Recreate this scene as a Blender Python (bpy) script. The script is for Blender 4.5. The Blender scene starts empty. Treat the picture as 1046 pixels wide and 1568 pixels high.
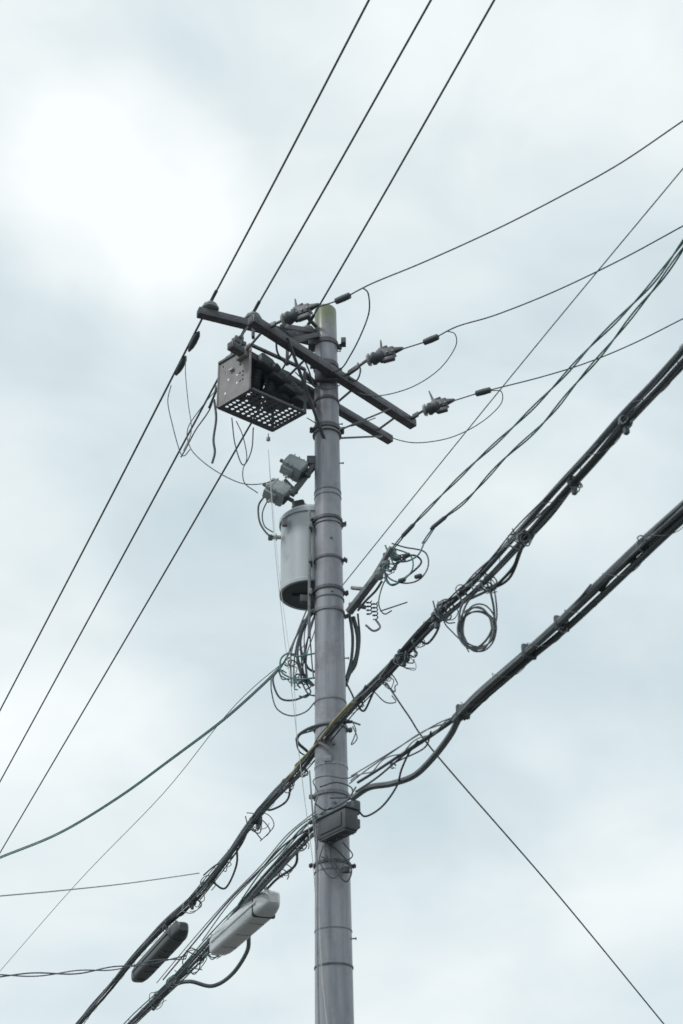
import bpy, bmesh, math, random
from mathutils import Vector, Matrix
random.seed(7)
scene=bpy.context.scene
V=Vector
# ------------------------------------------------------------------ camera (surveyed station)
CAM=V((0.125,-11.0,1.6)); PITCH=math.radians(33.0); ROLL=math.radians(1.09); F=1568*50/36
fwd=V((0,math.cos(PITCH),math.sin(PITCH))); r0=V((1,0,0)); u0=V((0,-math.sin(PITCH),math.cos(PITCH)))
rgt=r0*math.cos(ROLL)-u0*math.sin(ROLL); up=u0*math.cos(ROLL)+r0*math.sin(ROLL)
cd=bpy.data.cameras.new("camera"); cam=bpy.data.objects.new("camera",cd); scene.collection.objects.link(cam)
cd.sensor_fit='VERTICAL'; cd.sensor_height=36; cd.sensor_width=24; cd.lens=50; cd.clip_end=3000; cd.clip_start=0.05
cd.dof.use_dof=True; cd.dof.focus_distance=50; cd.dof.aperture_fstop=5.0
m=Matrix((rgt,up,-fwd)).transposed().to_4x4(); m.translation=CAM; cam.matrix_world=m
scene.camera=cam
def ray(x,y): return fwd+rgt*((x-523)/F)+up*((784-y)/F)
def P(x,y,Y=0.0):
    d=ray(x,y); return CAM+d*((Y-CAM.y)/d.y)
def Z(x,y,z):
    d=ray(x,y); return CAM+d*((z-CAM.z)/d.z)
# ------------------------------------------------------------------ materials
def mat(name,c1,c2=None,rough=0.6,metal=0.0,scale=20,stretch=(1,1,1),bump=0.0,spec=0.5,detail=6):
    m=bpy.data.materials.new(name); m.use_nodes=True; n=m.node_tree; b=n.nodes['Principled BSDF']
    b.inputs['Roughness'].default_value=rough; b.inputs['Metallic'].default_value=metal
    b.inputs['Specular IOR Level'].default_value=spec
    tc=n.nodes.new('ShaderNodeTexCoord'); mp=n.nodes.new('ShaderNodeMapping'); mp.inputs['Scale'].default_value=stretch
    ns=n.nodes.new('ShaderNodeTexNoise'); ns.inputs['Scale'].default_value=scale; ns.inputs['Detail'].default_value=detail; ns.inputs['Roughness'].default_value=0.65
    rp=n.nodes.new('ShaderNodeValToRGB'); rp.color_ramp.elements[0].position=0.3; rp.color_ramp.elements[1].position=0.7
    c2=c2 or tuple(min(1,v*1.5) for v in c1)
    rp.color_ramp.elements[0].color=(*c1,1); rp.color_ramp.elements[1].color=(*c2,1)
    n.links.new(tc.outputs['Object'],mp.inputs[0]); n.links.new(mp.outputs[0],ns.inputs['Vector']); n.links.new(ns.outputs['Fac'],rp.inputs[0])
    n.links.new(rp.outputs[0],b.inputs['Base Color'])
    if bump:
        bp=n.nodes.new('ShaderNodeBump'); bp.inputs['Strength'].default_value=bump; bp.inputs['Distance'].default_value=0.01
        n.links.new(ns.outputs['Fac'],bp.inputs['Height']); n.links.new(bp.outputs[0],b.inputs['Normal'])
    m['rp']=rp.name
    return m
M={}
M['black']=mat('black_rubber',(0.060,0.074,0.083),(0.095,0.113,0.124),0.6,scale=8)
M['cable']=mat('grey_cable_sheath',(0.095,0.112,0.124),(0.155,0.175,0.188),0.55,scale=12)
M['cablel']=mat('weathered_light_cable',(0.18,0.20,0.215),(0.30,0.32,0.335),0.5,scale=12)
M['green']=mat('green_insulated_cable',(0.055,0.20,0.175),(0.13,0.30,0.27),0.5,scale=10)
M['yellow']=mat('yellow_cable_guard',(0.40,0.34,0.16),(0.52,0.47,0.31),0.6,scale=10)
M['steel']=mat('galvanised_steel',(0.14,0.15,0.162),(0.24,0.25,0.262),0.5,0.2,scale=25,bump=0.2)
M['darksteel']=mat('dark_painted_steel',(0.065,0.070,0.080),(0.135,0.14,0.155),0.5,0.1,scale=18,bump=0.2)
M['arm']=mat('crossarm_steel',(0.06,0.063,0.073),(0.125,0.125,0.14),0.5,0.1,scale=9,bump=0.2)
M['porc']=mat('porcelain',(0.38,0.38,0.38),(0.55,0.55,0.54),0.3,scale=14)
M['cut']=mat('grey_cutout_porcelain',(0.26,0.295,0.31),(0.42,0.455,0.47),0.35,scale=14)
M['tank']=mat('transformer_paint',(0.37,0.41,0.435),(0.52,0.555,0.575),0.33,scale=5,stretch=(1,1,.25),bump=0.05)
M['tankdark']=mat('dark_enclosure_paint',(0.050,0.058,0.064),(0.078,0.088,0.095),0.45,scale=4)
M['plate']=mat('brown_grey_plate',(0.19,0.18,0.18),(0.31,0.295,0.29),0.5,scale=7,bump=0.1)
M['white']=mat('white_plastic_housing',(0.62,0.65,0.66),(0.74,0.76,0.765),0.38,scale=1.6,detail=3)
M['string']=mat('pale_cord',(0.45,0.45,0.43),(0.6,0.6,0.58),0.7,scale=10)
M['wire']=mat('power_conductor_sheath',(0.08,0.095,0.108),(0.12,0.137,0.15),0.5,scale=8)
M['ground']=mat('asphalt_ground',(0.06,0.06,0.06),(0.13,0.13,0.12),0.9,scale=0.6)
# pole surface with streaks, stains and moss on top
pm=mat('weathered_pole_surface',(0.205,0.215,0.245),(0.355,0.368,0.40),0.34,scale=3.0,stretch=(5,5,0.45),bump=0.15,detail=9)
M['pole']=pm
n=pm.node_tree; b=n.nodes['Principled BSDF']; rp=n.nodes[pm['rp']]
geo=n.nodes.new('ShaderNodeNewGeometry'); sx=n.nodes.new('ShaderNodeSeparateXYZ'); n.links.new(geo.outputs['Position'],sx.inputs[0])
n2=n.nodes.new('ShaderNodeTexNoise'); n2.inputs['Scale'].default_value=6; n2.inputs['Detail'].default_value=8
ad=n.nodes.new('ShaderNodeMath'); ad.operation='MULTIPLY_ADD'; ad.inputs[1].default_value=0.5; n.links.new(n2.outputs['Fac'],ad.inputs[0]); n.links.new(sx.outputs['Z'],ad.inputs[2])
mr=n.nodes.new('ShaderNodeMapRange'); mr.inputs['From Min'].default_value=11.08; mr.inputs['From Max'].default_value=11.32; n.links.new(ad.outputs[0],mr.inputs['Value'])
mx=n.nodes.new('ShaderNodeMixRGB'); mx.inputs[2].default_value=(0.14,0.165,0.085,1)
n.links.new(mr.outputs[0],mx.inputs[0]); n.links.new(rp.outputs[0],mx.inputs[1])
n3=n.nodes.new('ShaderNodeTexNoise'); n3.inputs['Scale'].default_value=2.2; n3.inputs['Detail'].default_value=10; n3.inputs['Roughness'].default_value=.75
n.links.new(geo.outputs['Position'],n3.inputs['Vector'])
r3=n.nodes.new('ShaderNodeValToRGB'); r3.color_ramp.elements[0].position=.50; r3.color_ramp.elements[1].position=.70
r3.color_ramp.elements[0].color=(0,0,0,1); r3.color_ramp.elements[1].color=(.75,.75,.75,1); n.links.new(n3.outputs['Fac'],r3.inputs[0])
mx2=n.nodes.new('ShaderNodeMixRGB'); mx2.inputs[2].default_value=(0.145,0.135,0.145,1); n.links.new(r3.outputs[0],mx2.inputs[0]); n.links.new(mx.outputs[0],mx2.inputs[1])
n.links.new(mx2.outputs[0],b.inputs['Base Color'])
# ------------------------------------------------------------------ mesh builder
def cr(pts,n=8,closed=False):
    pts=[V(p) for p in pts]; out=[]
    if len(pts)==2 and not closed: return [pts[0].lerp(pts[1],i/n) for i in range(n+1)]
    N=len(pts); rng=N if closed else N-1
    for i in range(rng):
        if closed: a,b_,c,d=pts[i-1],pts[i],pts[(i+1)%N],pts[(i+2)%N]
        else:
            b_,c=pts[i],pts[i+1]; a=pts[i-1] if i else b_*2-c; d=pts[i+2] if i+2<N else c*2-b_
        for k in range(n):
            t=k/n
            out.append(0.5*((2*b_)+(c-a)*t+(2*a-5*b_+4*c-d)*t*t+(3*b_-a-3*c+d)*t**3))
    if closed: out.append(out[0].copy())
    else: out.append(pts[-1])
    return out
def frame(axis):
    a=V(axis).normalized(); h=V((0,0,1)) if abs(a.z)<0.9 else V((1,0,0))
    u=a.cross(h).normalized(); w=u.cross(a).normalized(); return a,u,w
class MB:
    def __init__(s): s.v=[];s.f=[];s.m=[];s.mats=[]
    def mi(s,k):
        if k not in s.mats: s.mats.append(k)
        return s.mats.index(k)
    def tube(s,pts,r,k='black',sides=7,cap=True):
        i=s.mi(k); base=len(s.v); n=len(pts); t=(pts[1]-pts[0]).normalized(); _,u,w=frame(t)
        for j,p in enumerate(pts):
            a=pts[max(0,j-1)]; c=pts[min(n-1,j+1)]; tt=(c-a)
            if tt.length>1e-9: tt.normalize()
            else: tt=t
            u=(u-tt*u.dot(tt)); 
            if u.length<1e-6: _,u,_=frame(tt)
            u.normalize(); w=tt.cross(u); rr=r[j] if isinstance(r,(list,tuple)) else r
            for q in range(sides):
                an=2*math.pi*q/sides; s.v.append(p+u*(rr*math.cos(an))+w*(rr*math.sin(an)))
            t=tt
        for j in range(n-1):
            for q in range(sides):
                q2=(q+1)%sides; s.f.append((base+j*sides+q,base+j*sides+q2,base+(j+1)*sides+q2,base+(j+1)*sides+q)); s.m.append(i)
        if cap:
            s.f.append(tuple(base+q for q in range(sides))[::-1]); s.m.append(i)
            s.f.append(tuple(base+(n-1)*sides+q for q in range(sides))); s.m.append(i)
    def wire(s,pts,r,k='black',n=8,sides=7,closed=False): s.tube(cr(pts,n,closed),r,k,sides)
    def lathe(s,o,axis,prof,k,segs=28,rot=None):
        i=s.mi(k); a,u,w=frame(axis); base=len(s.v); o=V(o)
        for r,h in prof:
            for q in range(segs):
                an=2*math.pi*q/segs; s.v.append(o+a*h+u*(r*math.cos(an))+w*(r*math.sin(an)))
        for j in range(len(prof)-1):
            for q in range(segs):
                q2=(q+1)%segs; s.f.append((base+j*segs+q,base+j*segs+q2,base+(j+1)*segs+q2,base+(j+1)*segs+q)); s.m.append(i)
        s.f.append(tuple(base+q for q in range(segs))[::-1]); s.m.append(i)
        s.f.append(tuple(base+(len(prof)-1)*segs+q for q in range(segs))); s.m.append(i)
    def cyl(s,a,b_,r,k,segs=14):
        a=V(a);b_=V(b_); L=(b_-a).length; e=min(r*.15,L*.1)
        s.lathe(a,b_-a,[(r-e,0),(r,e),(r,L-e),(r-e,L)],k,segs)
    def box(s,c,ax,ay,az,size,k,bev=0.006,taper=None):
        i=s.mi(k); bm=bmesh.new(); bmesh.ops.create_cube(bm,size=1)
        sx_,sy_,sz_=size
        for v in bm.verts:
            q=v.co.copy(); f=1
            if taper and q.x>0: f=taper
            v.co=V((q.x*sx_,q.y*sy_*f,q.z*sz_*f))
        if bev>0: bmesh.ops.bevel(bm,geom=bm.edges[:],offset=bev,segments=2,profile=0.5,affect='EDGES')
        ax=V(ax).normalized();ay=V(ay).normalized();az=V(az).normalized(); base=len(s.v); c=V(c)
        bm.verts.index_update()
        for v in bm.verts: s.v.append(c+ax*v.co.x+ay*v.co.y+az*v.co.z)
        for f in bm.faces: s.f.append(tuple(base+v.index for v in f.verts)); s.m.append(i)
        bm.free()
    def bar(s,a,b_,wd,ht,k,bev=0.005):
        a=V(a);b_=V(b_); ax,u,w=frame(b_-a); s.box((a+b_)/2,ax,u,w,((b_-a).length,wd,ht),k,bev)
    def plate(s,o,ex,ey,nx,ny,hole,k,mask=None,seg=12):
        i=s.mi(k)
        for a in range(nx):
            for c in range(ny):
                p=[o+ex*((a+da)/nx)+ey*((c+dc)/ny) for da,dc in((0,0),(1,0),(1,1),(0,1))]
                b0=len(s.v)
                if mask and not mask(a,c): s.v+=p; s.f.append((b0,b0+1,b0+2,b0+3)); s.m.append(i); continue
                s.v+=p; cc=(p[0]+p[2])/2; hx=ex.normalized()*hole; hy=ey.normalized()*hole
                for q in range(seg):
                    an=-3*math.pi/4+2*math.pi*q/seg; s.v.append(cc+hx*math.cos(an)+hy*math.sin(an))
                h=b0+4; st=seg//4
                for side in range(4):
                    idx=[h+(side*st+q)%seg for q in range(st+1)]
                    s.f.append((b0+side,b0+(side+1)%4)+tuple(idx[::-1])); s.m.append(i)
    def done(s,name,parent=None):
        me=bpy.data.meshes.new(name); me.from_pydata([tuple(v) for v in s.v],[],s.f); me.update()
        bm=bmesh.new(); bm.from_mesh(me); bmesh.ops.recalc_face_normals(bm,faces=bm.faces[:])
        bm.to_mesh(me); bm.free()
        for k in s.mats: me.materials.append(M[k])
        for p,mm in zip(me.polygons,s.m): p.material_index=mm; p.use_smooth=True
        me.set_sharp_from_angle(angle=math.radians(38))
        ob=bpy.data.objects.new(name,me); scene.collection.objects.link(ob)
        if parent: ob.parent=parent
        return ob
def empty(name):
    e=bpy.data.objects.new(name,None); scene.collection.objects.link(e); e.empty_display_size=.2; return e
def extend(pts,a=0,b_=0):
    # continue a run beyond its ends in steps as long as the neighbouring span
    pts=list(pts)
    if a:
        d=(pts[0]-pts[1]); n=max(1,math.ceil(a/d.length)); o=pts[0]; pts=[o+d*i for i in range(n,0,-1)]+pts
    if b_:
        d=(pts[-1]-pts[-2]); n=max(1,math.ceil(b_/d.length)); o=pts[-1]; pts=pts+[o+d*i for i in range(1,n+1)]
    return pts
def pr(z): return 0.147-(z-4.2)*0.0052
# ------------------------------------------------------------------ ground
g=MB(); k=g.mi('ground'); g.v=[V((-1500,-1500,0)),V((1500,-1500,0)),V((1500,1500,0)),V((-1500,1500,0))]; g.f=[(0,1,2,3)]; g.m=[0]; g.done('ground')
# ------------------------------------------------------------------ pole
pole=empty('utility_pole')
ZT=P(500,474,0).z
b=MB(); prof=[(pr(0)+.01,-.3)]+[(pr(z*.5),z*.5) for z in range(0,int(ZT*2))]+[(pr(ZT),ZT-.03),(pr(ZT)-.012,ZT-.008),(pr(ZT)-.04,ZT+.004)]
b.lathe((0,0,0),(0,0,1),prof,'pole',48); b.done('pole_shaft',pole)
b=MB()
def zat(y): return P(510,y,-0.12).z
def band(y,h=.03,k='steel',t=.008,lugs=0,ang=0):
    z=zat(y); r=pr(z); b.lathe((0,0,z-h/2),(0,0,1),[(r-.004,0),(r+t,0.0),(r+t,h),(r-.004,h)],k,40)
    for q in range(lugs):
        a=ang+q*math.pi; d=V((math.cos(a),math.sin(a),0)); t2=V((-d.y,d.x,0))
        b.box(V((0,0,z))+d*(r+.025),d,t2,V((0,0,1)),(.045,.03,h*1.1),k,.004)
        b.cyl(V((0,0,z))+d*(r+.03)-t2*.045,V((0,0,z))+d*(r+.03)+t2*.045,.008,k,8)
for y,h,k,t,l,a in [(518,.05,'darksteel',.012,2,.1),(552,.05,'darksteel',.012,2,.3),(606,.03,'darksteel',.01,0,0),(648,.045,'darksteel',.014,2,.1),(656,.012,'steel',.02,0,0),(745,.014,'steel',.005,0,0),(753,.01,'steel',.005,0,0),
    (789,.03,'darksteel',.012,2,.25),(796,.012,'steel',.01,0,0),(850,.025,'darksteel',.009,2,-.2),(897,.03,'darksteel',.012,2,.1),(910,.014,'steel',.008,0,0),(930,.025,'steel',.010,2,.3),(1068,.014,'steel',.005,0,0),(1108,.028,'steel',.010,2,.1),(1168,.02,'cut',.004,0,0),
    (1212,.03,'steel',.012,2,.1),(1252,.03,'steel',.012,2,.2),(1318,.022,'darksteel',.01,2,.1),(1330,.010,'steel',.006,0,0),(1420,.008,'steel',.004,0,0),(1476,.014,'darksteel',.006,0,0)]: band(y,h,k,t,l,a)
for i,y in enumerate([528,640,700,796,1000,1110,1270,1432]):
    z=zat(y); p=V((pr(z)-.01,-.02,z)); b.cyl(p,p+V((.04,0,0)),.006,'steel',8); b.cyl(p+V((.036,0,0)),p+V((.045,0,0)),.011,'steel',8)
for y in (823,905,1140,1230): 
    z=zat(y); b.cyl(V((.03,-pr(z)+.004,z)),V((.03,-pr(z)-.012,z)),.011,'steel',10)
# small tag plates strapped to the shaft
for y in (1168,): z=zat(y); b.box(V((-.03,-pr(z)-.008,z+.03)),(1,0,0),(0,1,0),(0,0,1),(.07,.008,.05),'cut',.002)
b.done('pole_bands',pole)
z1=P(488,521,0).z
A0=Z(303,478,z1); A1=Z(490,524,z1)
def arm(a,c,wd=.085):
    b.bar(a,c,wd,wd,'arm',.006)
    ax,u,w=frame(c-a); L=(c-a).length
    for q in range(int(L/.16)):
        p=a+ax*(.06+q*.16); b.cyl(p-u*(wd/2+.004),p+u*(wd/2+.004),.011,'steel',8); b.cyl(p-w*(wd/2+.003),p-w*(wd/2-.01),.010,'steel',8)
    b.box(a-ax*.002,ax,u,w,(.004,wd*.6,wd*.6),'black',0); b.box(c+ax*.002,ax,u,w,(.004,wd*.6,wd*.6),'black',0)
b=MB(); arm(A0,A1,.085); b.done('line_crossarm',pole)
z2=P(505,572,-.17).z
B0=Z(384,489,z2); B1=Z(633,650,z2)
C0=Z(352,528,z2-.02); C1=Z(598,674,z2-.02)
b=MB(); arm(B0,B1,.09); b.done('dead_end_crossarm_front',pole)
b=MB(); arm(C0,C1,.08); b.done('dead_end_crossarm_back',pole)
b=MB()
for t in (.08,.33,.62,.9):
    p=B0.lerp(B1,t); q=C0.lerp(C1,t); b.cyl(p,q,.012,'steel',8)
b.bar(Z(440,517,z2),V((-.02,-.1,z2-.75)),.03,.012,'darksteel',.002)
b.bar(P(600,625,.35),V((.09,-.06,zat(655))),.03,.012,'darksteel',.002)
b.bar(P(585,668,.6),V((.1,.05,zat(655))),.028,.012,'darksteel',.002)
b.bar(P(440,522,-.4),V((-.08,-.1,z1-.02)),.05,.05,'arm',.004)
b.bar(P(432,500,-.6),P(482,508,-.05),.05,.05,'arm',.004)
b.bar(P(456,470,-.3),P(484,500,-.05),.03,.03,'arm',.004)
b.box(V((.0,-.14,z2)),(1,0,0),(0,1,0),(0,0,1),(.22,.05,.14),'darksteel')
b.box(V((-.13,0,z1-.02)),(1,0,0),(0,1,0),(0,0,1),(.09,.13,.16),'darksteel')
b.box(P(526,524,0),(1,0,0),(0,1,0),(0,0,1),(.05,.08,.07),'darksteel')
b.done('crossarm_braces',pole)
b=MB()
WT=[]
for (x,y) in [(321,470),(386,484),(470,487)]:
    t=(x-303)/(490-303); p=A0.lerp(A1,t)+V((0,0,.04))
    b.cyl(p,p+V((0,0,.05)),.02,'steel')
    b.lathe(p+V((0,0,.03)),(0,0,1),[(.03,0),(.082,.0),(.088,.015),(.05,.03),(.07,.04),(.07,.055),(.03,.065),(.035,.085),(.022,.10),(.015,.105)],'cut',24)
    WT.append(p+V((0,0,.125)))
b.done('pin_insulators',pole)
# ------------------------------------------------------------------ pass-through lines
ups=[(565,0),(660,0),(757,0)]; downs=[(0,1088),(0,1197),(0,1306)]
for i in range(3):
    w=MB(); p=WT[i]; zz=p.z; a=Z(*ups[i],zz); c=Z(*downs[i],zz-.15)
    p1=a.lerp(p,.5)+V((0,0,-.02))
    w.wire(extend([a,p1,p],14,0),.0098,'wire',16,8)
    w.wire(extend([p,p.lerp(c,.33)+V((0,0,-.03)),p.lerp(c,.66)+V((0,0,-.02)),c],0,30),.0115,'wire',16,8)
    d=(c-p).normalized()
    w.cyl(p-d*.18,p+d*.18,.017,'black',10)
    if i==0:
        for (x,y) in [(297,523),(277,560)]:
            q=Z(x,y,zz-.03); 
            w.lathe(q-d*.16,d,[(.012,0),(.032,.06),(.036,.16),(.03,.24),(.012,.32)],'black',12)
    if i==1:
        q=p+d*.5; w.lathe(q-d*.13,d,[(.012,0),(.03,.05),(.03,.2),(.012,.26)],'black',12)
    w.done('power_line')
# ------------------------------------------------------------------ tension sets + lines to the right
rights=[[(488,470),(525,457),(570,434),(650,401),(760,351),(860,300),(950,250),(1046,185)],
        [(615,535),(660,520),(700,500),(760,482),(850,446),(950,398),(1046,346)],
        [(694,614),(740,600),(830,577),(900,555),(970,526),(1046,488)]]
starts=[((408,502),(432,491),(488,470),(452,458)),((530,574),(562,552),(617,537),(583,521)),((630,640),(648,629),(696,616),(657,599))]
for i in range(3):
    s=starts[i]; zz=z2+.03; S=Z(*s[0],zz); I=Z(*s[1],zz); E=Z(*s[2],zz); ax,u,w_=frame(E-I)
    b=MB()
    b.cyl(S,I,.014,'steel',8); b.box(S.lerp(I,.35),I-S,u,w_,((I-S).length*.5,.03,.05),'darksteel',.004)
    L=(E-I).length
    b.lathe(I,ax,[(.02,0),(.058,.01),(.066,.03),(.03,.045),(.03,.055),(.04,.06)],'porc',20)
    b.lathe(I+ax*.05,ax,[(.04,0),(.062,.008),(.066,.03),(.055,.05),(.05,.075),(.066,.085),(.064,.11),(.045,.13)],'black',18)
    b.box(I+ax*(L*.52)+w_*.02,ax,u,w_,(L*.5,.07,.10),'darksteel',.012)
    b.box(I+ax*(L*.82)+w_*.03,ax,u,w_,(L*.42,.075,.075),'darksteel',.014,.35)
    b.box(I+ax*(L*.45)+w_*.085,(ax+w_*.35),u,w_,(L*.28,.05,.05),'darksteel',.01,.6)
    b.box(I+ax*(L*.6)-w_*.055,ax,u,w_,(L*.34,.05,.05),'darksteel',.01)
    for t in (.45,.6,.75): b.cyl(I+ax*(L*t)-u*.05,I+ax*(L*t)+u*.05,.012,'steel',8)
    tip=P(*s[3],(I+ax*L*.3).y); q=I+ax*(L*.42)
    b.tube([q,q.lerp(tip,.5),tip],[.028,.014,.007],'darksteel',8)
    b.done('tension_insulator_%d'%(i+1),pole)
    w=MB(); pts=[Z(x,y,zz) for x,y in rights[i]]; w.wire(extend(pts,0,14),.0066,'wire',8,7)
    sl=pts[1]; d=(pts[2]-pts[0]).normalized(); w.lathe(sl-d*.085,d,[(.01,0),(.03,.012),(.033,.09),(.03,.158),(.01,.17)],'black',12)
    w.done('power_line')
def jumper(px,Y,r=.007,k='black',name='jumper_wire'):
    w=MB(); ys=Y if isinstance(Y,(list,tuple)) else [Y]*len(px)
    if len(ys)==2 and len(px)!=2: ys=[Y[0]+(Y[1]-Y[0])*i/(len(px)-1) for i in range(len(px))]
    w.wire([P(x,y,yy) for (x,y),yy in zip(px,ys)],r,k); return w.done(name)
y1=Z(565,438,z2).y; y2=Z(695,506,z2).y; y3=Z(768,598,z2).y
jumper([(556,441),(564,450),(565,478),(553,512),(536,545),(520,566),(490,572)],(y1,-.15))
jumper([(684,507),(697,512),(697,532),(672,566),(630,593),(580,606),(545,600),(520,585)],(y2,.1),.005)
jumper([(752,598),(768,600),(766,620),(735,648),(690,670),(640,678),(605,672),(592,662)],(y3,.5),.005)
jumper([(530,575),(545,565),(560,552),(575,545)],(-.1,.05),.012)
jumper([(528,576),(545,583),(552,568),(548,556)],(-.1,0),.009)
jumper([(420,735),(400,741),(370,740),(335,724),(305,702),(290,682),(288,655),(310,622),(331,597)],(-.2,.3),.005)
jumper([(262,590),(257,615),(264,650),(275,690),(282,698),(291,688)],.2,.005)
jumper([(285,545),(284,570),(288,615),(293,660),(281,690)],.1,.004)
jumper([(331,590),(322,625),(300,658),(284,688),(277,700)],.2,.007)
jumper([(328,612),(331,640),(327,672),(329,692),(325,709)],-.1,.012)
jumper([(355,640),(360,680),(372,712),(385,690),(388,655)],-.1,.006)
jumper([(362,645),(372,668),(378,700),(372,720),(375,740),(395,755)],-.1,.005)
jumper([(371,515),(360,535),(350,560),(335,590),(320,625)],(-.5,.2),.012)
jumper([(405,760),(396,775),(398,800),(410,818),(422,822)],.0,.009)
jumper([(412,762),(402,785),(405,805),(418,815)],.02,.006)
jumper([(452,570),(470,585),(500,596),(520,590)],(-.4,-.15),.006)
jumper([(470,640),(500,655),(540,652),(575,640)],(-.2,.2),.005)
jumper([(395,490),(420,510),(425,540),(440,560)],(-.7,-.5),.010)
jumper([(425,500),(450,520),(470,560),(480,590)],(-.5,-.3),.008)
jumper([(380,500),(372,512),(372,520),(368,530)],-.75,.009)
# ------------------------------------------------------------------ switch cage
sw=empty('pole_mounted_switch'); zb=P(385,598,-.55).z
Bp=Z(385,597,zb); Cp=Z(467,633,zb); Ap=Z(335,623,zb); e1=(Cp-Bp); L1=e1.length; e1n=e1.normalized(); e2=(Ap-Bp); e2n=V((-e1n.y,e1n.x,0)); 
e2n=(e2n*.2+e2.normalized()*.8).normalized(); L2=e2.length*1.04
E1=e1n*L1; E2=e2n*L2; H=V((0,0,P(386,529,Bp.y).z-zb)); 
b=MB()
b.plate(Bp+V((0,0,0)),E1,E2,10,9,min(L1/10,L2/9)*.31,'darksteel')
for o,e in((Bp,E1),(Bp,E2),(Bp+E1,E2),(Bp+E2,E1)):
    b.bar(o+V((0,0,.012)),o+e+V((0,0,.012)),.028,.028,'darksteel',.004)
b.done('perforated_floor',sw)
b=MB(); off=-e1n*.018
b.plate(Bp+off,E2,H,11,11,min(L2/11,H.z/11)*.30,'plate',mask=lambda a,c:(a,c) in [(2,3),(3,3),(4,3),(2,5),(3,5),(2,4),(4,5),(8,7),(8,2),(1,8),(7,5),(3,7),(9,9)])
b.bar(Bp+off,Bp+off+H,.02,.02,'plate',.003); b.bar(Bp+E2+off,Bp+E2+off+H,.02,.02,'plate',.003)
b.bar(Bp+off+H,Bp+E2+off+H,.03,.03,'darksteel',.003)
b.box(Bp+off*2+E2*.55+H*.66,e2n,e1n,(0,0,1),(L2*.13,.02,.025),'porc',.005)
b.box(Bp+E2*.2+H*.85+off*2,e2n,e1n,(0,0,1),(L2*.3,.05,.10),'plate',.006)
b.box(Bp+E2*.5+H*1.03,e1n,e2n,(0,0,1),(.05,L2*.6,.04),'darksteel',.008)
b.done('side_plate',sw)
b=MB()
for o in (Bp+E1,Bp+E1+E2,Bp+E2): b.bar(o,o+H,.03,.03,'darksteel')
b.bar(Bp+H,Bp+H+E1,.03,.03,'darksteel'); b.bar(Bp+E2+H,Bp+E2+H+E1,.03,.03,'darksteel')
for i in range(3):
    for j in range(2):
        c=Bp+E1*(.2+.28*i)+E2*(.3+.42*j)+V((0,0,.14)); prof=[]
        h=0
        for q in range(5): prof+=[(.040-.003*q,h),(.066-.005*q,h+.012),(.040-.003*q,h+.03)]; h+=.045
        prof+=[(.04,h),(.04,h+.06),(.03,h+.08)]
        b.lathe(c,(e1n*.25+V((0,0,1))),prof,'black',18)
for i in range(4):
    c=Bp+E1*(.30+.22*i)+e2n*.05+H*(.80-.15*i)
    b.box(c,e1n-V((0,0,.3)),e2n,(0,0,1),(.15,.12,.13),'tankdark',.02)
    b.lathe(c+e1n*.04,e1n*.6-e2n*.5-V((0,0,.5)),[(.05,0),(.062,.03),(.05,.06),(.058,.08),(.04,.12),(.02,.13)],'tankdark',14)
b.box(Bp+E1*.5+E2*.5+H*.9,e1n,e2n,(0,0,1),(L1*.8,L2*.5,.10),'darksteel',.02)
b.box(Bp+E1*.85+E2*.45+H*.5,e1n,e2n,(0,0,1),(L1*.22,L2*.5,.22),'darksteel',.02)
for px in [(362,523),(388,500),(440,540)]:
    p=P(*px,-.45); b.bar(p+V((0,0,.06)),p-V((0,0,.14)),.05,.03,'darksteel',.004)
b.box(P(366,524,-.5),e1n,e2n,(0,0,1),(.14,.05,.05),'darksteel',.01)
b.bar(Bp+E1+H*.4,V((-.1,0,zb+H.z*.4)),.05,.04,'darksteel')
b.bar(Bp+E1+H*.9,V((-.1,0,zb+H.z*.9)),.05,.04,'darksteel')
b.done('switch_mechanism',sw)
b=MB(); q=Z(411,664,zb); b.wire([q,q-V((0,0,.05))],.005,'steel'); b.lathe(q-V((0,0,.04)),(0,0,-1),[(.008,0),(.02,.01),(.02,.04),(.008,.05)],'porc',12)
b.done('pull_ring',sw)
# ------------------------------------------------------------------ fuse cutouts
for (x,y,dx) in [(450,716,0),(424,753,1)]:
    b=MB(); c=P(x,y,-.05); ax=V((.8,.1,-.5)).normalized(); u=V((.2,-.95,.2)); u=(u-ax*u.dot(ax)).normalized(); w=ax.cross(u)
    b.box(c,ax,u,w,(.21,.17,.15),'cut',.03,1.12)
    b.box(c-ax*.03+w*.09,ax,u,w,(.13,.10,.03),'cut',.01)
    for q in (-.05,0,.05): b.box(c+ax*q,ax,u,w,(.010,.182,.162),'cut',.004)
    b.box(c+ax*.105,ax,u,w,(.03,.12,.11),'tankdark',.01)
    b.cyl(c-ax*.10,c-ax*.15,.018,'steel',10); b.cyl(c-u*.02+w*.09,c+w*.15-u*.02,.012,'porc',8)
    b.cyl(c+ax*.11,c+ax*.18,.02,'black',10)
    b.done('fuse_cutout')
b=MB(); b.bar(P(446,758,.0),P(482,712,0.0),.05,.05,'darksteel'); b.bar(P(470,706,0),P(486,706,0),.06,.09,'darksteel'); b.bar(P(436,735,0),P(455,755,0),.04,.03,'darksteel')
b.done('cutout_bracket',pole)
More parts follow.
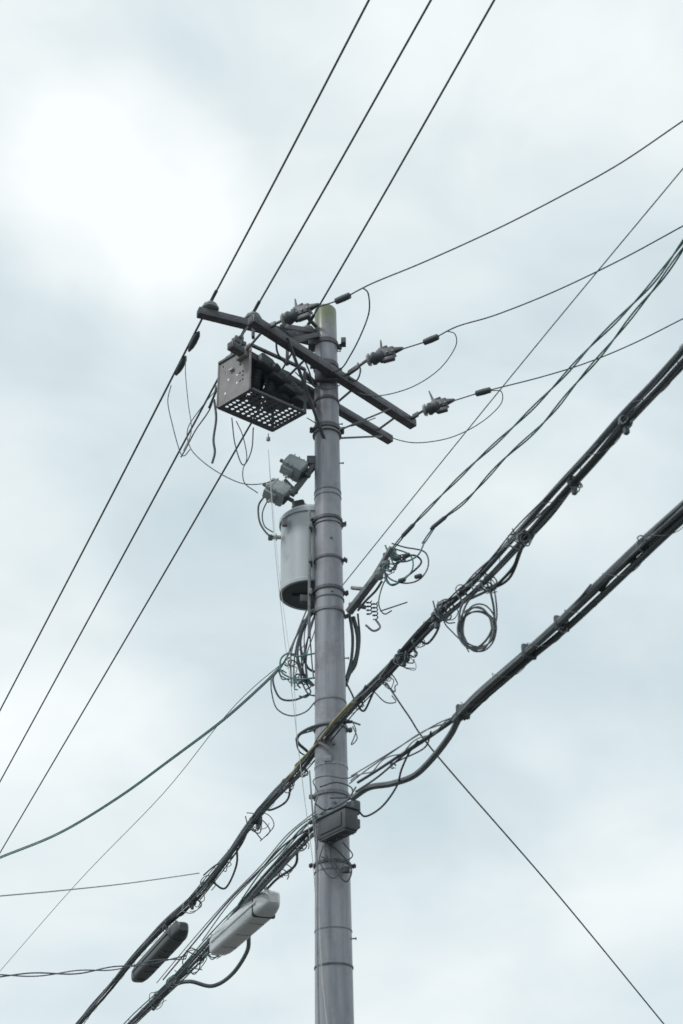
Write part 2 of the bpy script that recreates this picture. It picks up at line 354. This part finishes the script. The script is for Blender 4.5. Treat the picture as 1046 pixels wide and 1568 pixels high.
# ------------------------------------------------------------------ transformer
tr=empty('pole_transformer'); TY=.27
cb=P(476,912,TY); ct=P(476,800,TY); cx=cb.x; R=.278; zb0=cb.z; zt0=ct.z
b=MB(); Hh=zt0-zb0
b.lathe((cx,TY,zb0),(0,0,1),[(R-.02,.02),(R-.015,0),(R+.01,0),(R+.012,.03),(R,.045),(R,Hh*.5),(R,Hh-.05),(R+.016,Hh-.05),(R+.018,Hh-.01),(R+.012,Hh),(R-.04,Hh+.05),(R-.14,Hh+.08),(.02,Hh+.09)],'tank',56)
b.done('tank',tr)
b=MB(); b.lathe((cx,TY,zb0+.004),(0,0,1),[(R-.017,0),(R-.017,.012),(R-.03,.014)],'tankdark',48); b.box((cx,TY,zb0-.006),(1,0,0),(0,1,0),(0,0,1),(R*1.2,.05,.02),'tankdark',.004); b.done('base_plate',tr)
b=MB()
for x,y in((452,775),(466,772)):
    p=P(x,y,TY-.08); p0=V((p.x,p.y,zt0+.02)); b.lathe(p0,(0.05,0,1),[(.03,0),(.045,.02),(.03,.04),(.045,.06),(.03,.08),(.04,.1),(.02,.13)],'black',14)
b.box(P(459,781,TY-.1),(1,0,.2),(0,1,0),(-.2,0,1),(.12,.1,.18),'tankdark',.02)
b.box(P(436,800,TY-.22),(1,0,0),(0,1,0),(0,0,1),(.05,.05,.08),'steel',.01)
p=P(414,823,TY-.1); b.cyl(p,p+V((.1,0,0)),.02,'porc',10); b.cyl(p-V((.02,0,0)),p+V((.02,0,0)),.03,'steel',10); b.cyl(p+V((.05,0,0)),p+V((.06,0,0)),.036,'porc',12)
for y in (800,852,902):
    z=zat(y); b.box((-.18,.06,z),(1,0.2,0),(0,1,0),(0,0,1),(.16,.05,.07),'darksteel',.006)
    b.box((-pr(z)-.035,-.05,z),(1,0,0),(0,1,0),(0,0,1),(.03,.1,.06),'steel',.005)
b.bar((-pr(8)-.05,-.05,zat(970)),(-pr(8)-.04,-.05,zat(775)),.045,.025,'steel')
b.done('bushings_and_bracket',tr)
# ------------------------------------------------------------------ comm bundles
zA=P(500,1122,-.22).z; zB=P(515,1248,-.2).z
def bundle(path,z,strands,lash=1,ext=(8,10),wob=.008,lr=.05):
    w=MB(); C=cr(extend([Z(x,y,z) for (x,y) in path],*ext),12)
    acc=[0]
    for i in range(1,len(C)): acc.append(acc[-1]+(C[i]-C[i-1]).length)
    def offs(i,a,rr):
        t=(C[min(i+1,len(C)-1)]-C[max(0,i-1)]).normalized(); _,u,w2=frame(t); return u*(rr*math.cos(a))+w2*(rr*math.sin(a))
    for (ph,rad,r,k,tw) in strands:
        f1=random.uniform(.5,1.2); f2=random.uniform(1.2,2.2); p1=random.uniform(0,6); 
        pts=[C[i]+offs(i,ph+tw*acc[i]+.5*math.sin(f1*acc[i]+p1),rad+wob*math.sin(f2*acc[i]+p1)) for i in range(len(C))]
        w.tube(pts,r,k,8)
    for q in range(lash):
        pts=[]; ph=random.uniform(0,6); pitch=random.uniform(.45,.7)*(1 if q%2 else -1)
        for i in range(len(C)-1):
            n=max(2,int((acc[i+1]-acc[i])/.06))
            for j in range(n):
                s=acc[i]+(acc[i+1]-acc[i])*j/n; c=C[i].lerp(C[i+1],j/n); pts.append(c+offs(i,ph+s*2*math.pi/pitch,lr))
        w.tube(pts,.0022,'cable',5)
    return w
Apath=[(122,1568),(180,1498),(245,1425),(300,1373),(340,1325),(380,1268),(415,1225),(455,1183),(500,1128),(545,1078),(600,1022),(660,955),(720,903),(790,830),(860,752),(910,698),(960,640),(1005,592),(1046,545)]
bundleA=bundle(Apath,zA,[(0.6,.026,.020,'cable',.03),(3.0,.020,.016,'black',.05),(4.4,.032,.012,'cable',.08),(1.9,.036,.007,'cablel',.3),(5.4,.040,.006,'cable',-.3),(2.4,.045,.005,'black',.6)],1,(12,9),.009,.045)
Bpath=[(200,1568),(262,1506),(320,1446),(372,1385),(415,1338),(450,1300),(485,1265),(515,1245)]
wB=bundle(Bpath,zB,[(0,.028,.018,'cable',.1),(2.1,.028,.015,'cable',.1),(4,.03,.013,'black',.1),(1,.048,.007,'green',.4),(3,.055,.007,'cablel',-.4),(5,.05,.007,'cable',.3)],1,(12,0),.012,.052)
Bp2=[(700,1098),(730,1068),(765,1038),(810,1000),(860,957),(905,915),(950,873),(1000,827),(1046,786)]
wB2=bundle(Bp2,zB,[(0,.028,.025,'cable',.05),(2.1,.030,.022,'cable',.05),(4,.030,.020,'black',.05),(5.2,.045,.008,'cablel',.2),(3,.05,.007,'black',-.2)],1,(0,9),.006,.055)
def add_loops(w,x,y,z,size,n,r=.006,ks=('black','cable','cablel'),hang=.3,asp=1.0):
    c=Z(x,y,z)
    for q in range(n):
        s=size*random.uniform(.5,1.1); N=7; a0=random.uniform(0,6); rot=random.uniform(0,3.14)
        uu=V((math.cos(rot*.35-.4),math.sin(rot*.35-.4),random.uniform(-.2,.4))).normalized(); ww=V((random.uniform(-.3,.3),random.uniform(-.3,.3),1)).normalized()
        cc=c+V((random.uniform(-.4,.4)*size,random.uniform(-.5,.5)*size,-random.uniform(0,hang)*size*2)); pts=[]; span=random.uniform(3.4,5.4)
        for i in range(N):
            a=a0+span*i/(N-1); rr=s*random.uniform(.6,1.1); pts.append(cc+uu*(rr*math.cos(a)*asp)+ww*(rr*math.sin(a)))
        w.wire(pts,r*random.uniform(.6,1.2),random.choice(ks),6,6)
for (x,y,s,n) in [(957,643,.05,3),(878,738,.05,3),(799,818,.07,5),(742,888,.09,7),(712,908,.07,5),(680,932,.09,6),(640,980,.06,3),(622,1000,.10,7),(590,1035,.08,5),(548,1075,.06,3),(460,1180,.07,4),(440,1200,.07,4),(395,1258,.11,6),(345,1325,.07,2),(300,1378,.11,5),(318,1350,.10,3),(255,1415,.10,3)]:
    add_loops(bundleA,x,y,zA-.02,s,n,.005)
for (x,y,sz) in [(957,645,.075),(878,738,.07),(799,820,.075),(618,1004,.09),(668,945,.07),(395,1256,.08),(295,1380,.08)]:
    c=Z(x,y,zA); d=(Z(x+20,y-22,zA)-c).normalized(); _,u,w2=frame(d); bundleA.box(c,d,u,w2,(.05,sz,sz),'black',.012)
    bundleA.box(c-V((0,0,.06)),d,u,w2,(.035,.03,.06),'cable',.008)
def Az(px,z,w,r=.009,k='black',dz=None):
    w.wire([Z(x,y,z) for x,y in px],r,k)
Az([(1046,562),(985,625),(925,690),(880,742),(845,788),(800,838),(785,870),(752,905)],zA,bundleA,.011,'black')
Az([(800,838),(780,885),(745,905),(705,925),(680,950)],zA,bundleA,.010,'black')
Az([(915,680),(850,748),(790,808),(740,870),(700,905)],zA,bundleA,.005,'cable')
Az([(840,775),(780,832),(725,880),(690,925),(660,960),(640,985)],zA,bundleA,.006,'cablel')
Az([(765,840),(730,880),(700,905),(665,940),(640,965),(610,1000),(575,1045)],zA,bundleA,.006,'black')
Az([(690,920),(680,950),(695,970),(710,985),(718,998)],zA,bundleA,.005,'cable')
Az([(715,900),(695,915),(670,930),(672,960),(655,985),(640,978)],zA,bundleA,.009,'black')
Az([(600,1025),(575,1055),(558,1088),(548,1075),(560,1050)],zA,bundleA,.009,'cable')
Az([(380,1268),(358,1310),(330,1325),(312,1340)],zA,bundleA,.008,'black')
Az([(362,1290),(362,1325),(345,1360),(325,1350)],zA,bundleA,.011,'black')
Az([(445,1195),(440,1225),(415,1240),(400,1235)],zA,bundleA,.010,'black')
Az([(450,1190),(420,1215),(390,1245),(372,1290),(340,1335),(305,1380)],zA,bundleA,.006,'cable')
Az([(300,1375),(280,1400),(262,1408),(250,1440)],zA,bundleA,.010,'black')
Az([(545,1074),(515,1103),(490,1132),(462,1165),(440,1195)],zA-.035,bundleA,.010,'yellow')
Az([(538,1075),(512,1103),(484,1140),(452,1172)],zA-.045,bundleA,.008,'yellow')
Az([(470,1150),(455,1135),(462,1122),(490,1110),(540,1105)],zA-.02,bundleA,.013,'black')
Az([(475,1160),(458,1150),(456,1128),(480,1118)],zA,bundleA,.007,'black')
Az([(600,1010),(575,1045),(530,1085),(490,1125),(470,1160),(430,1200)],zA-.03,bundleA,.006,'cablel')
bundleA.done('telephone_cable_bundle')
def Bz(px,r=.009,k='black',dz=0): wB2.wire([Z(x,y,zB+dz) for x,y in px],r,k)
Bz([(715,1082),(703,1100),(690,1125),(665,1158),(635,1187),(600,1200),(565,1206),(540,1222)],.024,'cable')
Bz([(715,1080),(703,1092),(680,1112),(655,1128),(625,1148),(580,1178),(548,1198)],.011,'black')
Bz([(700,1096),(670,1108),(630,1132),(585,1160),(538,1188)],.005,'cablel')
Bz([(712,1088),(700,1100),(660,1128),(620,1155),(578,1190),(545,1212)],.008,'cable')
Bz([(690,1105),(648,1120),(600,1152),(560,1180),(535,1200)],.005,'cable',.05)
Bz([(640,1135),(628,1150),(615,1178),(607,1205),(585,1235),(560,1250),(548,1240)],.008,'black')
Bz([(660,1120),(650,1145),(610,1165),(598,1172)],.006,'black')
Bz([(1046,772),(1000,815),(985,850),(950,868),(920,905)],.010,'black')
Bz([(905,895),(880,925),(860,945),(835,975),(800,1000)],.006,'cable')
a=Z(540,1196,zB); c=Z(700,1098,zB); d,u,w2=frame(c-a); L=(c-a).length; pts=[]
for i in range(120): s=L*i/119; pts.append(a+d*s+u*(.016*math.cos(s*16))+w2*(.016*math.sin(s*16)))
wB2.tube(pts,.005,'cablel',6)
for (x,y,s,n) in [(715,1085,.05,3),(860,950,.05,3),(985,828,.05,3),(605,1168,.04,2)]: add_loops(wB2,x,y,zB,s,n,.004)
for (x,y) in [(709,1090),(860,955),(810,998)]:
    c=Z(x,y,zB); d=(Z(x+20,y-18,zB)-c).normalized(); _,u,w2=frame(d); wB2.box(c,d,u,w2,(.035,.105,.105),'black',.02)
wB2.done('telephone_cable_bundle')
def B1(px,r=.009,k='black'): wB.wire([Z(x,y,zB) for x,y in px],r,k)
B1([(486,1250),(460,1270),(430,1305),(400,1335),(365,1385)],.007,'green'); B1([(486,1246),(455,1268),(425,1300),(392,1340),(350,1385),(310,1440)],.006,'cablel')
B1([(485,1262),(440,1290),(405,1325),(350,1380),(300,1440),(250,1500)],.008,'cable'); B1([(484,1242),(440,1278),(400,1325),(345,1382),(290,1445),(240,1505)],.005,'cablel')
B1([(381,1432),(378,1458),(355,1492),(325,1510),(290,1503),(262,1512),(235,1545)],.022,'cable')
B1([(455,1300),(452,1325),(425,1345),(410,1360)],.012,'black'); B1([(405,1360),(425,1372),(418,1392),(400,1410)],.006,'cablel')
for (x,y,s,n) in [(300,1465,.12,7),(322,1450,.11,4),(430,1330,.08,4),(465,1285,.07,5),(270,1495,.11,4),(240,1525,.09,3)]: add_loops(wB,x,y,zB,s,n,.005,('black','cable','cablel','green'))
wB.done('telephone_cable_bundle')
# ------------------------------------------------------------------ splice closures
def closure(a,c,wd,ht,k,pw=.6,ribs=True):
    b=MB(); ax,u,w=frame(c-a); L=(c-a).length
    prof=[(.0,.45),(.012,.65),(.05,.86),(.12,.97),(.2,1),(.8,1),(.9,.93),(.96,.78),(.988,.6),(1,.4)]
    segs=32; base=len(b.v); i=b.mi(k)
    for t,f in prof:
        for q in range(segs):
            an=2*math.pi*q/segs; cx_=math.copysign(abs(math.cos(an))**pw,math.cos(an)); cy=math.copysign(abs(math.sin(an))**pw,math.sin(an))
            b.v.append(a+ax*(L*t)+u*(wd/2*f*cx_)+w*(ht/2*f*cy))
    for j in range(len(prof)-1):
        for q in range(segs):
            q2=(q+1)%segs; b.f.append((base+j*segs+q,base+j*segs+q2,base+(j+1)*segs+q2,base+(j+1)*segs+q)); b.m.append(i)
    b.f.append(tuple(base+q for q in range(segs))); b.m.append(i); b.f.append(tuple(base+(len(prof)-1)*segs+q for q in range(segs))); b.m.append(i)
    for s in (1,-1): b.box((a+c)/2+u*(s*wd/2),ax,u,w,(L*.78,.022,.02),k,.006)
    return b
a=Z(331,1452,zB-.10); c=Z(419,1374,zB-.10); b=closure(a,c,.22,.21,'white',.45); ax,u,w2=frame(c-a)
for t in (.25,.5,.72): b.box(a.lerp(c,t)-w2*.104,ax,u,w2,(.012,.15,.010),'cut',.003)
b.box(a.lerp(c,.84),ax,u,w2,(.035,.226,.216),'tankdark',.02)
b.wire([a.lerp(c,.9)+w2*.08,a.lerp(c,.84)+w2*.18,a.lerp(c,.72)+w2*.16],.018,'cable'); b.wire([a.lerp(c,.15)+w2*.08,a.lerp(c,.1)+w2*.16,a+w2*.16],.018,'cable'); b.done('cable_splice_closure')
a=Z(209,1497,zA-.16); c=Z(281,1419,zA-.16); b=closure(a,c,.21,.20,'tankdark',.65); ax,u,w2=frame(c-a)
for t in (.12,.88): b.lathe(a.lerp(c,t),ax,[(.10,0),(.112,.01),(.112,.04),(.10,.05)],'black',24)
for t in (.3,.4,.5,.6,.7): b.box(a.lerp(c,t)-w2*.098,ax,u,w2,(.02,.13,.014),'black',.004)
for t in(.15,.85): b.bar(a.lerp(c,t),a.lerp(c,t)+w2*.16,.03,.03,'steel')
b.done('cable_splice_closure')
# ------------------------------------------------------------------ terminal box at the pole
b=MB(); sd=V((.62,-.78,0)).normalized(); sn=V((.78,.62,0)).normalized(); c=P(517,1264,-.30)
b.box(c,sd,sn,(0,0,1),(.36,.13,.17),'tankdark',.012); b.box(c-V((0,0,.090)),sd,sn,(0,0,1),(.33,.115,.012),'darksteel',.003)
b.box(c+V((0,0,.09)),sd,sn,(0,0,1),(.38,.15,.016),'tankdark',.006)
b.box(c-sn*.069,sd,sn,(0,0,1),(.27,.010,.11),'tankdark',.003)
for q in(-.1,0,.1): b.cyl(c+sd*q-V((0,0,.09)),c+sd*q-V((0,0,.12)),.016,'black',10)
b.box(P(541,1238,-.18),sd,sn,(0,0,1),(.11,.08,.12),'black',.02); b.box(P(543,1262,-.12),sd,sn,(0,0,1),(.07,.07,.08),'darksteel',.01)
b.box(P(530,1332,-.16),(1,0,0),(0,1,0),(0,0,1),(.06,.04,.05),'darksteel',.01)
b.done('terminal_box')
# ------------------------------------------------------------------ slack around pole
w=MB()
def Y(px,yy,r=.007,k='black'):
    ys=[yy[0]+(yy[1]-yy[0])*i/(len(px)-1) for i in range(len(px))] if isinstance(yy,tuple) else [yy]*len(px)
    w.wire([P(x,y,q) for (x,y),q in zip(px,ys)],r,k)
Y([(500,1290),(520,1305),(538,1330),(530,1350),(512,1330),(500,1310)],-.2,.007)
Y([(495,1295),(490,1320),(510,1345),(528,1320)],-.2,.005); Y([(525,1290),(540,1310),(520,1320),(492,1312)],-.2,.005)
Y([(508,1290),(506,1310),(522,1335)],-.2,.009); Y([(490,1205),(515,1198),(538,1206),(535,1220),(505,1222)],-.2,.006)
Y([(482,1230),(500,1240),(530,1226),(545,1205)],-.22,.007); Y([(487,1212),(480,1195),(500,1188),(530,1192),(548,1185)],-.2,.005,'cable')
Y([(540,1105),(545,1120),(538,1140),(547,1130),(540,1112)],-.05,.005); Y([(525,1100),(552,1110)],-.05,.008,'steel')
Y([(487,1218),(482,1240),(486,1290),(484,1305)],-.17,.007,'cablel')
w.done('cable_slack')
w=MB()
Y([(478,935),(462,965),(455,1000),(463,1030),(480,1050)],.05,.014); Y([(474,940),(456,970),(440,1005),(430,1022),(418,1040),(428,1068),(450,1072),(475,1062)],.05,.009)
Y([(470,945),(460,985),(470,1020),(484,1030)],.05,.011); Y([(480,950),(468,990),(460,1030),(470,1060),(484,1066)],.02,.007)
Y([(485,1000),(455,1005),(442,1000),(430,1010),(432,1030),(455,1040),(482,1038)],0,.008,'green'); Y([(415,1038),(416,1060),(424,1085),(445,1096),(468,1090),(482,1075)],.0,.006)
for (x,y) in [(447,1012),(460,1040),(440,1032),(462,1050)]:
    add_loops(w,x,y,P(x,y,.03).z,.08,3,.006,('black','green','cable'),.1)
for q in range(8):
    x=450+q*3.8; w.wire([P(x+18+random.uniform(-4,4),930+random.uniform(0,10),.06),P(x+random.uniform(-4,8),965+random.uniform(-8,8),.05),P(x-2+random.uniform(-6,6),1005,.04),P(x+random.uniform(-5,14),1042+random.uniform(-6,10),.03)],random.uniform(.005,.010),random.choice(['black','cable','black']),6,6)
Y([(541,945),(548,975),(546,1005),(535,1030),(528,1050)],.08,.020); Y([(535,940),(540,975),(538,1010),(530,1040)],.05,.014); Y([(548,940),(551,980),(546,1015),(538,1030)],.08,.009); Y([(530,1045),(540,1065),(545,1080)],.05,.008)
w.done('low_voltage_leads')
# secondary rack on right with dead-ends
b=MB()
b.bar(P(534,938,-.05),P(586,870,-.35),.065,.045,'steel'); b.bar(P(548,925,-.05),P(600,838,-.5),.04,.035,'steel')
b.bar(P(538,900,-.03),P(556,902,-.08),.03,.03,'steel'); b.bar(P(535,925,-.05),P(560,930,-.1),.04,.03,'steel')
for i,(x,y) in enumerate([(590,868),(580,885),(600,850)]):
    p=P(x,y,-.4+.05*i); b.lathe(p,(.1,.3,1),[(.02,0),(.04,.01),(.028,.025),(.04,.04),(.028,.05),(.04,.065),(.02,.08)],'cut',16)
for x0,yy,tt in ((565,920,70),(574,922,80)):
    pts=[P(x0,yy,-.1)+V((.022*math.cos(a),.022*math.sin(a),-a*.006)) for a in [q*.35 for q in range(tt)]]
    b.tube(pts,.0055,'black',6)
b.wire([P(560,957,-.1),P(572,966,-.1),P(582,960,-.1),P(575,948,-.1)],.010,'steel'); b.wire([P(582,936,-.1),P(600,930,-.12),P(624,922,-.15)],.006,'black')
b.done('secondary_rack',pole)
w=MB(); zG=P(600,838,-.45).z
Y([(600,838),(592,852),(590,880),(600,896),(620,885),(645,862),(632,850),(610,862),(598,875)],-.4,.009)
Y([(600,832),(620,838),(650,845),(656,865),(645,885),(625,893),(600,888),(585,872)],-.4,.007,'cable'); Y([(604,840),(628,850),(632,870),(618,888),(598,895),(588,884)],-.42,.007,'green')
Y([(590,835),(600,855),(620,860),(640,850),(650,830)],-.42,.008,'green'); Y([(585,890),(575,905),(560,920),(548,935)],(-.35,-.1),.011); Y([(594,880),(584,902),(580,925),(588,940),(600,935)],-.3,.006)
for (x,y) in [(600,850),(596,870),(612,856)]: add_loops(w,x,y,P(x,y,-.4).z,.06,3,.006,('black','green','cable'),.1)
for (x,y) in [(608,857),(640,884),(615,890),(622,852)]:
    p=P(x,y,-.42); w.lathe(p-V((.03,0,0)),(1,0,.3),[(.01,0),(.02,.01),(.02,.06),(.01,.07)],'black',10)
w.done('secondary_slack_loops')
for pth in ([(603,838),(625,812),(660,775),(720,715),(790,650),(850,590),(900,535),(950,485),(1000,432),(1046,370)],[(648,832),(672,800),(715,765),(770,705),(830,650),(880,590),(930,532),(975,475),(1010,432),(1046,381)]):
    w=MB(); C=cr(extend([Z(x,y,zG) for x,y in pth],0,10),20); d,u,w2=frame(C[-1]-C[0])
    acc=0; A_=[];B_=[]
    for i,p in enumerate(C):
        if i: acc+=(C[i]-C[i-1]).length
        o=u*math.cos(acc*6)*.0085+w2*math.sin(acc*6)*.0085; A_.append(p+o); B_.append(p-o)
    w.tube(A_,.0068,'green',6); w.tube(B_,.0062,'cable',6)
    p=Z(*pth[1],zG); d=(Z(*pth[2],zG)-p).normalized(); w.lathe(p-d*.12,d,[(.01,0),(.018,.03),(.018,.2),(.01,.24)],'cable',10)
    w.done('service_drop_cable')
w=MB(); z0=P(524,897,-.1).z; w.wire(extend([Z(524,897,z0),Z(700,678,z0+.3),Z(860,482,z0+.5),Z(1046,258,z0+.7)],0,8),.0045,'cable'); w.done('stay_wire')
# coil on A
w=MB(); yc=Z(735,900,zA).y
for q in range(5):
    cx_=731+q*1.5-3; cy=962+random.uniform(-3,3); rx=22+random.uniform(-4,7); ry=30+random.uniform(-4,7); 
    w.wire([P(cx_+rx*math.cos(a*math.pi/5),cy+ry*math.sin(a*math.pi/5),yc+.01*q-.02) for a in range(10)],.0055,'black' if q%2 else 'cable',6,7,True)
w.wire([P(x,y,yc) for x,y in[(742,885),(752,910),(757,945),(748,975),(728,993),(712,985),(703,955),(708,925),(730,905)]],.008,'black')
w.wire([P(x,y,yc) for x,y in[(745,890),(756,900),(761,940),(756,965)]],.006,'cable')
w.wire([P(x,y,yc) for x,y in[(735,895),(712,930),(706,960),(715,985)]],.007,'black')
w.done('cable_coil')
# left-going drops
zz0=P(430,1022,.05).z
w=MB(); pts=[P(430,1022,.05)]+[Z(x,y,zz0) for x,y in[(400,1052),(340,1105),(260,1165),(180,1223),(90,1277),(0,1314)]]; w.wire(extend(pts,0,20),.0085,'green'); w.wire(extend([p+V((.0,0,.018)) for p in pts],0,20),.006,'cable'); w.done('service_drop_cable')
zq=P(484,985,.05).z
w=MB(); w.wire(extend([P(470,985,.1),Z(360,1080,zq),Z(250,1215,zq),Z(120,1350,zq),Z(0,1487,zq)],0,15),.004,'cablel'); w.done('drop_wire')
w=MB(); w.wire(extend([Z(305,1337,zA-.02),Z(200,1352,zA-.6),Z(100,1363,zA-1),Z(0,1372,zA-1.3)],0,10),.005,'cablel'); w.done('drop_wire')
w=MB(); C=cr(extend([Z(285,1466,zB-.02),Z(240,1472,zB-.1),Z(195,1480,zB-.2),Z(100,1490,zB-.4),Z(0,1494,zB-.5)],0,8),24); acc=0;A_=[];B_=[]
for i,p in enumerate(C):
    if i: acc+=(C[i]-C[i-1]).length
    o=V((0,.015*math.sin(acc*7),.015*math.cos(acc*7))); A_.append(p+o);B_.append(p-o)
w.tube(A_,.007,'cable',6); w.tube(B_,.006,'cable',6); w.done('drop_wire')
p0=Z(592,1046,zA); w=MB(); e=P(1015,1566,4.0); m1=P(672,1160,.6); m2=P(850,1365,2.4)
w.wire(extend([p0,P(625,1095,-.2),m1,m2,e],0,6),.0075,'cable')
w.wire([P(572,1058,-.6),P(590,1075,-.6),P(606,1075,-.5),P(600,1065,-.5)],.005,'black'); w.done('drop_wire')
w=MB(); w.wire([P(411,688,-.35),P(413,720,-.35),P(418,800,-.35),P(425,880,-.33),P(436,980,-.3),P(447,1060,-.3),P(455,1130,-.3),P(466,1220,-.25),P(480,1330,-.2),P(487,1450,-.2),P(503,1580,-.2)],.0028,'string',8,5)
w.wire([P(412,700,-.36),P(419,790,-.36),P(430,900,-.36),P(450,1050,-.34),P(454,1120,-.3)],.0018,'string',8,5)
w.wire([P(474,1180,-.2),P(480,1260,-.2),P(486,1330,-.2),P(486,1450,-.2),P(489,1600,-.2)],.0075,'cablel',8,6)
w.wire([P(490,1330,-.2),P(489,1400,-.2),P(494,1500,-.2),P(504,1600,-.2)],.004,'string',8,5)
w.done('pull_cord')
# ------------------------------------------------------------------ light
SE=math.radians(48); SA=math.radians(238)
sd=V((math.sin(SA)*math.cos(SE),math.cos(SA)*math.cos(SE),math.sin(SE)))
ld=bpy.data.lights.new('sun','SUN'); ld.energy=1.5; ld.angle=math.radians(10); ld.color=(1,.985,.965)
lo=bpy.data.objects.new('sun',ld); scene.collection.objects.link(lo); lo.rotation_euler=sd.to_track_quat('Z','Y').to_euler(); lo.location=(0,0,30)
wd=bpy.data.worlds.new("World"); scene.world=wd; wd.use_nodes=True; n=wd.node_tree; bg=n.nodes['Background']; bg.inputs['Strength'].default_value=.1
sk=n.nodes.new('ShaderNodeTexSky'); sk.sky_type='NISHITA'; sk.sun_disc=False; sk.sun_elevation=SE; sk.sun_rotation=SA
tc=n.nodes.new('ShaderNodeTexCoord')
def noise(scale,det,rough,dist,off):
    mp=n.nodes.new('ShaderNodeMapping'); mp.inputs['Location'].default_value=off; mp.inputs['Scale'].default_value=(1,1,1.7)
    ns=n.nodes.new('ShaderNodeTexNoise'); ns.inputs['Scale'].default_value=scale; ns.inputs['Detail'].default_value=det; ns.inputs['Roughness'].default_value=rough; ns.inputs['Distortion'].default_value=dist
    n.links.new(tc.outputs['Generated'],mp.inputs[0]); n.links.new(mp.outputs[0],ns.inputs['Vector']); return ns
na=noise(3.4,5,.45,.3,(1.3,.7,.2)); nb=noise(9,7,.5,.6,(4,2,1))
mad=n.nodes.new('ShaderNodeMath'); mad.operation='MULTIPLY_ADD'; mad.inputs[1].default_value=.36; n.links.new(nb.outputs['Fac'],mad.inputs[0]); n.links.new(na.outputs['Fac'],mad.inputs[2])
last=mad.outputs[0]
def blob(px,py,amp,deg):
    global last
    d=ray(px,py).normalized(); dp=n.nodes.new('ShaderNodeVectorMath'); dp.operation='DOT_PRODUCT'; dp.inputs[1].default_value=d; n.links.new(tc.outputs['Generated'],dp.inputs[0])
    mr=n.nodes.new('ShaderNodeMapRange'); mr.interpolation_type='SMOOTHERSTEP'; mr.inputs['From Min'].default_value=math.cos(math.radians(deg)); mr.inputs['From Max'].default_value=1; mr.inputs['To Max'].default_value=amp
    n.links.new(dp.outputs['Value'],mr.inputs['Value']); a=n.nodes.new('ShaderNodeMath'); a.operation='ADD'; n.links.new(last,a.inputs[0]); n.links.new(mr.outputs[0],a.inputs[1]); last=a.outputs[0]
blob(190,290,.26,6.5); blob(50,120,.14,6); blob(40,470,-.17,5); blob(1000,980,-.06,8); blob(400,60,-.06,5); blob(130,1180,.10,8); blob(700,200,.04,10); blob(330,900,-.07,6); blob(900,1300,.06,7)
cr_=n.nodes.new('ShaderNodeValToRGB'); el=cr_.color_ramp.elements; el[0].position=.44; el[0].color=(.57,.685,.735,1); el[1].position=1.0; el[1].color=(.955,.995,1,1)
e=el.new(.70); e.color=(.742,.828,.855,1); n.links.new(last,cr_.inputs[0])
sc=n.nodes.new('ShaderNodeMixRGB'); sc.blend_type='MULTIPLY'; sc.inputs[0].default_value=1; sc.inputs[2].default_value=(10.5,10.5,10.5,1); n.links.new(cr_.outputs[0],sc.inputs[1])
mx=n.nodes.new('ShaderNodeMixRGB'); mx.inputs[0].default_value=.95; n.links.new(sk.outputs[0],mx.inputs[1]); n.links.new(sc.outputs[0],mx.inputs[2]); n.links.new(mx.outputs[0],bg.inputs['Color'])
scene.view_settings.view_transform='Standard'; scene.view_settings.look='None'; scene.view_settings.exposure=0
